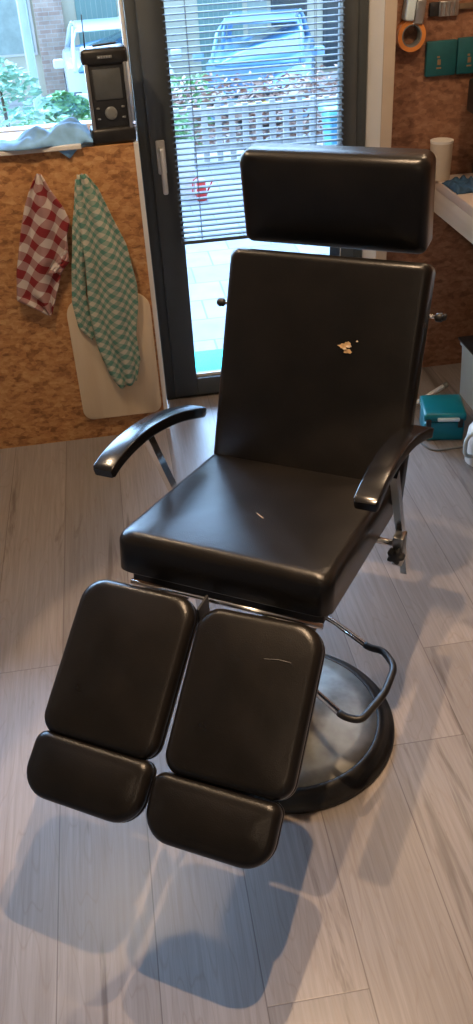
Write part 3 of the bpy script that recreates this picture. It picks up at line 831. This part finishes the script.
cc = MB().tube(fillet(cp, .04), .004, 8).build('power_cable', M['greypl'], None, True)
tag(cc, 'thin grey cable curving across the floor in front of the teal case', 'cable')

# ------------------------------------------------------------------ outside
def leaves(n, fn, size, seed, flat=.5):
    r = random.Random(seed); mb = MB()
    for _ in range(n):
        c = Vector(fn(r)); s = size*r.uniform(.6, 1.3)
        R_ = Matrix.Rotation(r.uniform(0, 2*PI), 3, 'Z') @ Matrix.Rotation(r.uniform(-1.2, 1.2), 3, 'X') @ Matrix.Rotation(r.uniform(-.6, .6), 3, 'Y')
        q = [R_ @ Vector(p)*s for p in ((-1, 0, 0), (0, -.45, .12), (1, 0, 0), (0, .45, .12))]
        mb.raw([c+p for p in q], [(0, 1, 2), (0, 2, 3)])
    return mb
struct('terrace', MB().box(-6, 6, 3.95, 8.75, -.25, -.06), M['paving'])
struct('wall_terrace', MB().box(-6, 6, 8.75, 9.0, -1.4, -.07), M['picket'])
struct('doorstep', MB().box(-2.4, 1.6, 3.87, 4.02, -.2, -.03, .005), M['paving'])
struct('street', MB().box(-20, 24, 9.0, 26, -1.4, -1.1), M['street'])
struct('gravel_strip', MB().box(-6, .15, 6.9, 8.72, -.06, -.045), M['gravel'])
dm = MB().box(-.36, .42, -.12, .13, 0, .022, .004); dmo = autosmooth(dm.build('doormat', M['mat'], None)); dmo.location = (.62, 4.19, -.06)
tag(dmo, 'turquoise doormat on the paving just outside the glazed door', 'mat')

# picket fence
pf = thing('picket_fence', 'low weathered picket fence across the garden seen through the blind', 'fence', (1.5, 8.5, -.06))
for zz in (.10, .42):
    MB().box(-1.15, 2.3, .02, .05, zz, zz+.05).build('rail', M['picket'], pf)
x = -1.12
while x < 2.3:
    MB().box(x, x+.055, -.01, .02, 0, .50+.01*math.sin(x*9), .004).build('picket', M['picket'], pf)
    x += .125
hd = leaves(5200, lambda r: (r.uniform(.2, 4.6), r.uniform(9.12, 9.6), r.uniform(-.3, .50)+.04*math.sin(r.random()*7)), .045, 5).build('hedge_foliage', M['leafr'])
tag(hd, 'low rusty brown hedge behind the picket fence', 'hedge', kind='stuff')
gh = leaves(1500, lambda r: (r.uniform(.55, 1.45), r.uniform(12.5, 13.1), r.uniform(-1.1, .05)), .07, 8).build('green_hedge', M['leafg'])
tag(gh, 'bright green hedge left of the blue car', 'hedge', kind='stuff')

def bush(name, label, cat, loc, rx, ry, hgt, n, size, mat, seed, group=None, cone=False):
    t = thing(name, label, cat, loc, group=group)
    def f(r):
        while True:
            a = r.uniform(0, 2*PI); k = r.random()**.4; h_ = r.random()
            w_ = (1-h_)**.7 if cone else math.sin(PI*min(1, .12+h_*.88))**.6
            return (rx*k*w_*math.cos(a), ry*k*w_*math.sin(a), h_*hgt)
    leaves(n, f, size, seed).build('foliage', mat, t)
    MB().tube([(0, 0, -.02), (.01, 0, hgt*.5), (0, 0, hgt*.85)], [.03, .02, .008], 8).build('stem', M['stem'], t, True)
    return t
bush('conifer_shrub', 'feathery blue green conifer shrub at the far left of the window', 'shrub', (-.62, 6.3, -.06), .46, .4, 1.25, 1700, .036, M['leaff'], 11)
bush('garden_bush', 'light green rounded bush beside the brick pillar', 'shrub', (-.42, 10.6, -1.1), .75, .5, 1.42, 2400, .07, M['leafg'], 12)
bush('garden_bush', 'low green bush in front of the white car', 'shrub', (-.85, 8.3, -.06), .40, .3, .46, 1200, .05, M['leafg'], 13)

# downpipe post left
pp = thing('garden_post', 'pale blue metal post standing left of the brick pillar', 'post', (-.46, 7.3, -.06))
autosmooth(MB().box(-.028, .028, -.028, .028, 0, 2.6, .006).build('shaft', M['polemat'], pp))
autosmooth(MB().box(-.06, .06, -.06, .06, 0, .02, .004).build('foot_plate', M['polemat'], pp))
autosmooth(MB().box(-.038, -.030, -.010, .010, .2, 2.4, .002).build('conduit', M['whitetrim'], pp))

# house across the street
hs = thing('terraced_house', 'cream house front with grey green garage doors across the street', 'house', (0, 20, -1.1))
MB().box(-9, 9, 0, .4, 0, 6.5).build('facade', M['facade'], hs)
autosmooth(MB().box(-1.04, -.50, -.25, 0, 0, 6.5, .01).build('brick_pillar', M['brick'], hs, label='pinkish brick pillar'))
for x0_, x1_ in ((-.25, .55), (.62, 1.35), (2.15, 3.05)):
    g_ = MB().box(x0_, x1_, -.03, 0, .02, 3.0, .008).build('garage_door', M['garage'], hs)
    gm = MB(); k = x0_+.1
    while k < x1_-.03: gm.box(k, k+.012, -.036, -.03, .05, 2.95); k += .1
    gm.build('door_boards', M['curtain'], g_)
for x0_, x1_, z0_, z1_ in ((3.68, 4.32, .3, 3.0), (-3.2, -1.15, .8, 3.0), (4.75, 5.5, 0.1, 3.0)):
    fo = MB().box(x0_-.05, x1_+.05, -.05, 0, z0_-.05, z1_+.05, .008).build('window_frame', M['whitetrim'] if x0_ < 0 else M['anthr'], hs)
    MB().box(x0_, x1_, -.06, -.045, z0_, z1_).build('pane', M['darkwin'] if x0_ > 0 else M['curtain'], fo)
autosmooth(MB().box(3.15, 3.55, -.02, 0, 0, 6.5, .005).build('wall_panel', M['curtain'], hs))

# cars
def car(label, paint, loc, rz, sx=1.0):
    t = thing('car', label, 'car', loc, rz, group='parked cars across the garden')
    # x = sideways, -y = front ; length 4.0, width 1.72, height 1.46
    def sect(y, hw, zb, zt, rt=.12, rb_=.08):
        pts = rrect(-hw, hw, zb, zt, (rb_, rb_, rt, rt), 0, 4)
        return [Vector((px, y, pz)) for px, pz in pts]
    S = [(-1.98, .62, .34, .56, .09), (-1.93, .76, .26, .66, .14), (-1.78, .83, .20, .74, .16), (-1.5, .86, .19, .82, .15), (-1.1, .87, .18, .90, .13), (-.7, .87, .18, .93, .10),
         (.2, .87, .18, .94, .10), (1.0, .87, .18, .96, .10), (1.6, .86, .20, .97, .12), (1.88, .82, .25, .93, .14), (1.98, .74, .34, .84, .14)]
    body = MB().rings([sect(y, hw, zb, zt, rt) for y, hw, zb, zt, rt in S]).build('body', paint, t)
    autosmooth(body, 50)
    C = [(-1.02, .68, .86, .90, .03), (-.85, .71, .86, 1.04, .05), (-.45, .70, .86, 1.31, .13), (-.25, .66, .86, 1.40, .16), (.4, .655, .86, 1.43, .16), (1.2, .655, .86, 1.40, .16), (1.55, .66, .86, 1.25, .13), (1.86, .70, .86, .95, .04)]
    autosmooth(MB().rings([sect(y, hw, zb, zt, rt, .02) for y, hw, zb, zt, rt in C]).build('greenhouse', M['carglass'], t, label='tinted blue window glass'), 50)
    Rf = [(-.34, .62, 1.385, 1.40, .01), (-.22, .60, 1.38, 1.440, .04), (.4, .60, 1.39, 1.465, .05), (1.2, .60, 1.37, 1.435, .05), (1.42, .61, 1.32, 1.36, .02)]
    autosmooth(MB().rings([sect(y, hw, zb, zt, rt, .01) for y, hw, zb, zt, rt in Rf]).build('roof', paint, t), 50)
    for s in (-1, 1):
        MB().tube([(s*.735, -1.02, .90), (s*.690, -.45, 1.28), (s*.60, -.22, 1.41)], [.035, .03, .03], 8).build('pillar', paint, t, True)
        MB().tube([(s*.715, .35, .92), (s*.62, .36, 1.42)], [.035, .03], 8).build('pillar', paint, t, True)
        MB().tube([(s*.74, 1.75, .95), (s*.66, 1.55, 1.25), (s*.61, 1.3, 1.40)], [.05, .045, .03], 8).build('pillar', paint, t, True)
        autosmooth(MB().box(s*.98-.09, s*.98+.09, -.80, -.70, .93, 1.07, .03, 3).build('mirror', paint, t))
        hl = [(s*.80, -1.80), (s*.78, -1.93), (s*.60, -1.985), (s*.46, -1.985), (s*.50, -1.80)]
        mb = MB(); mb.rings([[Vector((px, py, .54)) for px, py in hl], [Vector((px, py+.03, .68)) for px, py in hl]])
        autosmooth(mb.build('headlight', M['lamp'], t))
        for yy in (-1.28, 1.28):
            wm = MB().lathe([(.20, -.10), (.30, -.10), (.315, -.08), (.315, .08), (.30, .10), (.20, .10)], 28)
            for v in wm.bm.verts: v.co = Vector((s*.78+v.co.z, yy+v.co.x, .315+v.co.y))
            wo = autosmooth(wm.build('wheel', M['tyre'], t))
            hm = MB().lathe([(.001, .108), (.10, .104), (.20, .101), (.20, .06), (.001, .06)], 28)
            for v in hm.bm.verts: v.co = Vector((s*(.78+v.co.z), yy+v.co.x, .315+v.co.y))
            autosmooth(hm.build('hub_cap', M['radio_sil'], wo))
    autosmooth(MB().box(-.42, .42, -2.00, -1.95, .56, .64, .01).build('grille', M['blackpl'], t))
    autosmooth(MB().box(-.60, .60, -2.00, -1.93, .27, .36, .02).build('lower_grille', M['blackpl'], t))
    autosmooth(MB().box(-.26, .26, -2.02, -1.99, .41, .51, .004).build('number_plate', M['plate'], t))
    return t
car('light blue hatchback parked facing the garden behind the blind', M['carblue'], (2.80, 16.4, -1.1), math.radians(-14))
c2 = car('white hatchback parked facing the garden behind the radio', M['carwhite'], (.34, 17.2, -1.1), math.radians(3))
rs = autosmooth(MB().box(-.09, .09, -.01, .01, -.07, .07, .02, 3).build('permit_sticker', M['redp'], c2, label='red sticker behind the windscreen'))
rs.location = (.0, -.86, 1.16); rs.rotation_euler = (-.98, 0, 0)

# bin and children's things outside
wbn = thing('wheelie_bin', 'blue wheelie bin with turquoise lid right of the fence', 'bin', (1.98, 7.6, -.06))
bq = MB().rings([[Vector((px, py, zz)) for px, py in rrect(-.13-g_, .13+g_, -.13-g_, .13+g_, (.03,)*4, 0, 4)] for zz, g_ in ((.04, 0), (.50, .04))])
autosmooth(bq.build('tub', M['binblue'], wbn))
autosmooth(MB().box(-.19, .19, -.20, .19, .501, .56, .02, 3).build('lid', M['binlid'], wbn))
for s in (-1, 1):
    wm = MB().lathe([(.001, -.02), (.05, -.02), (.05, .02), (.001, .02)], 20)
    for v in wm.bm.verts: v.co = Vector((s*.12+v.co.z, .14+v.co.x, .05+v.co.y))
    autosmooth(wm.build('wheel', M['tyre'], wbn))
gt = thing('watering_can', 'red watering can standing on the paving outside the door', 'can', (.715, 7.30, -.06))
autosmooth(MB().lathe([(.055, 0), (.06, .01), (.052, .20), (.04, .22), (.001, .22)], 24).build('can_body', M['redp'], gt))
MB().tube([(.045, 0, .05), (.10, 0, .14), (.14, 0, .22)], [.014, .010, .009], 10).build('spout', M['redp'], gt, True)
MB().tube(fillet([(-.045, 0, .05), (-.10, 0, .08), (-.09, 0, .22), (-.03, 0, .25)], .04), .007, 8).build('handle', M['redp'], gt, True)
gt.scale = (.72, .72, .72)
wp = thing('planter_box', 'white upright planter box next to the red can outside', 'planter', (.60, 7.45, -.06))
bq = MB().rings([[Vector((px, py, zz)) for px, py in rrect(-.07-g_, .07+g_, -.10, .10, (.01,)*4, 0, 3)] for zz, g_ in ((0, 0), (.42, .015), (.44, .02), (.46, .02))])
autosmooth(bq.build('box', M['white'], wp))
leaves(260, lambda r: (r.uniform(-.08, .08), r.uniform(-.1, .1), .46+r.random()**2*.16), .03, 21).build('foliage', M['leafg'], wp)

# ------------------------------------------------------------------ light
SKY = 27.0
wd = bpy.data.worlds.new('overcast_sky'); SC.world = wd; wd.use_nodes = True
nt = wd.node_tree; nt.nodes.clear()
out = N(nt, 'ShaderNodeOutputWorld'); bg = N(nt, 'ShaderNodeBackground'); L(nt, bg.outputs[0], out.inputs[0])
tc = N(nt, 'ShaderNodeTexCoord'); sp = N(nt, 'ShaderNodeSeparateXYZ'); L(nt, tc.outputs['Generated'], sp.inputs[0])
L(nt, ramp(nt, sp.outputs[2], [(0, (.66, .84, .98)), (.35, (.40, .64, 1.0)), (1, (.36, .60, 1.0))]), bg.inputs[0])
gd = (-.30, .78, .55)
dp = N(nt, 'ShaderNodeVectorMath', operation='DOT_PRODUCT'); L(nt, tc.outputs['Generated'], dp.inputs[0]); dp.inputs[1].default_value = gd
pw = mathn(nt, 'POWER', mathn(nt, 'MAXIMUM', dp.outputs['Value'], 0.0), 2.5)
L(nt, mathn(nt, 'MULTIPLY_ADD', pw, SKY, 2.3), bg.inputs[1])
def lamp(name, loc, e, col, size=.05, typ='POINT', **kw):
    l = bpy.data.lights.new(name, typ); l.energy = e; l.color = col
    if typ in ('POINT', 'SPOT'): l.shadow_soft_size = size
    if typ == 'AREA': l.shape = 'RECTANGLE'; l.size = kw['wd_']; l.size_y = kw['hg_']
    o = bpy.data.objects.new(name, l); COL.objects.link(o); o.location = loc
    return o
WARM = (1.0, .68, .42)
for loc, e in (((.36, 1.16, 2.55), 110), ((.42, 1.70, 2.55), 80)):
    lamp('ceiling_spot', loc, e*1.12, WARM, .014, 'SPOT', spot_size=2.95, spot_blend=.2)
lamp('fill_light', (-.3, -.7, 2.25), 9, (1.0, .74, .50), .22)  # added soft warm fill behind the camera, no pendant hangs here
lamp('back_wall_light', (-.35, 2.60, 2.35), 34, (1.0, .72, .46), .03)
lamp('back_wall_light', (1.35, 2.85, 2.35), 19, (1.0, .72, .46), .06)  # added fill to brighten the right back wall and bench, no fixture
# daylight portals in the openings
for nm, cx_, cz_, sx_, sz_ in (('window_daylight', -1.04, 1.71, 2.2, .96), ('door_daylight', .614, 1.10, .68, 2.0)):
    o = lamp(nm, (cx_, 3.86, cz_), 1, (1, 1, 1), typ='AREA', wd_=sx_, hg_=sz_)
    o.rotation_euler = (-PI/2, 0, 0); o.data.cycles.is_portal = True

# ------------------------------------------------------------------ camera
cam = bpy.data.cameras.new('camera'); co = bpy.data.objects.new('camera', cam); COL.objects.link(co)
cam.sensor_fit = 'VERTICAL'; cam.sensor_height = 36.0; cam.lens = 877.72/1024*36.0
Rm = Matrix(((0.987282, 0.129167, -0.092678), (-0.1495, 0.556085, -0.817569), (-0.054066, 0.821027, 0.568324)))
Rm = Matrix(((0.987282, 0.129167, -0.092678), (-0.1495, 0.556085, -0.817569), (-0.054066, 0.821027, 0.568324)))
co.matrix_world = Matrix.Translation((0, 0, 1.9)) @ Rm.to_4x4()
cam.clip_start = .02; cam.clip_end = 200
SC.camera = co
SC.view_settings.view_transform = 'Standard'; SC.view_settings.look = 'None'
SC.view_settings.gamma = 1.0; SC.view_settings.exposure = 0.28; SC.view_settings.use_curve_mapping = False
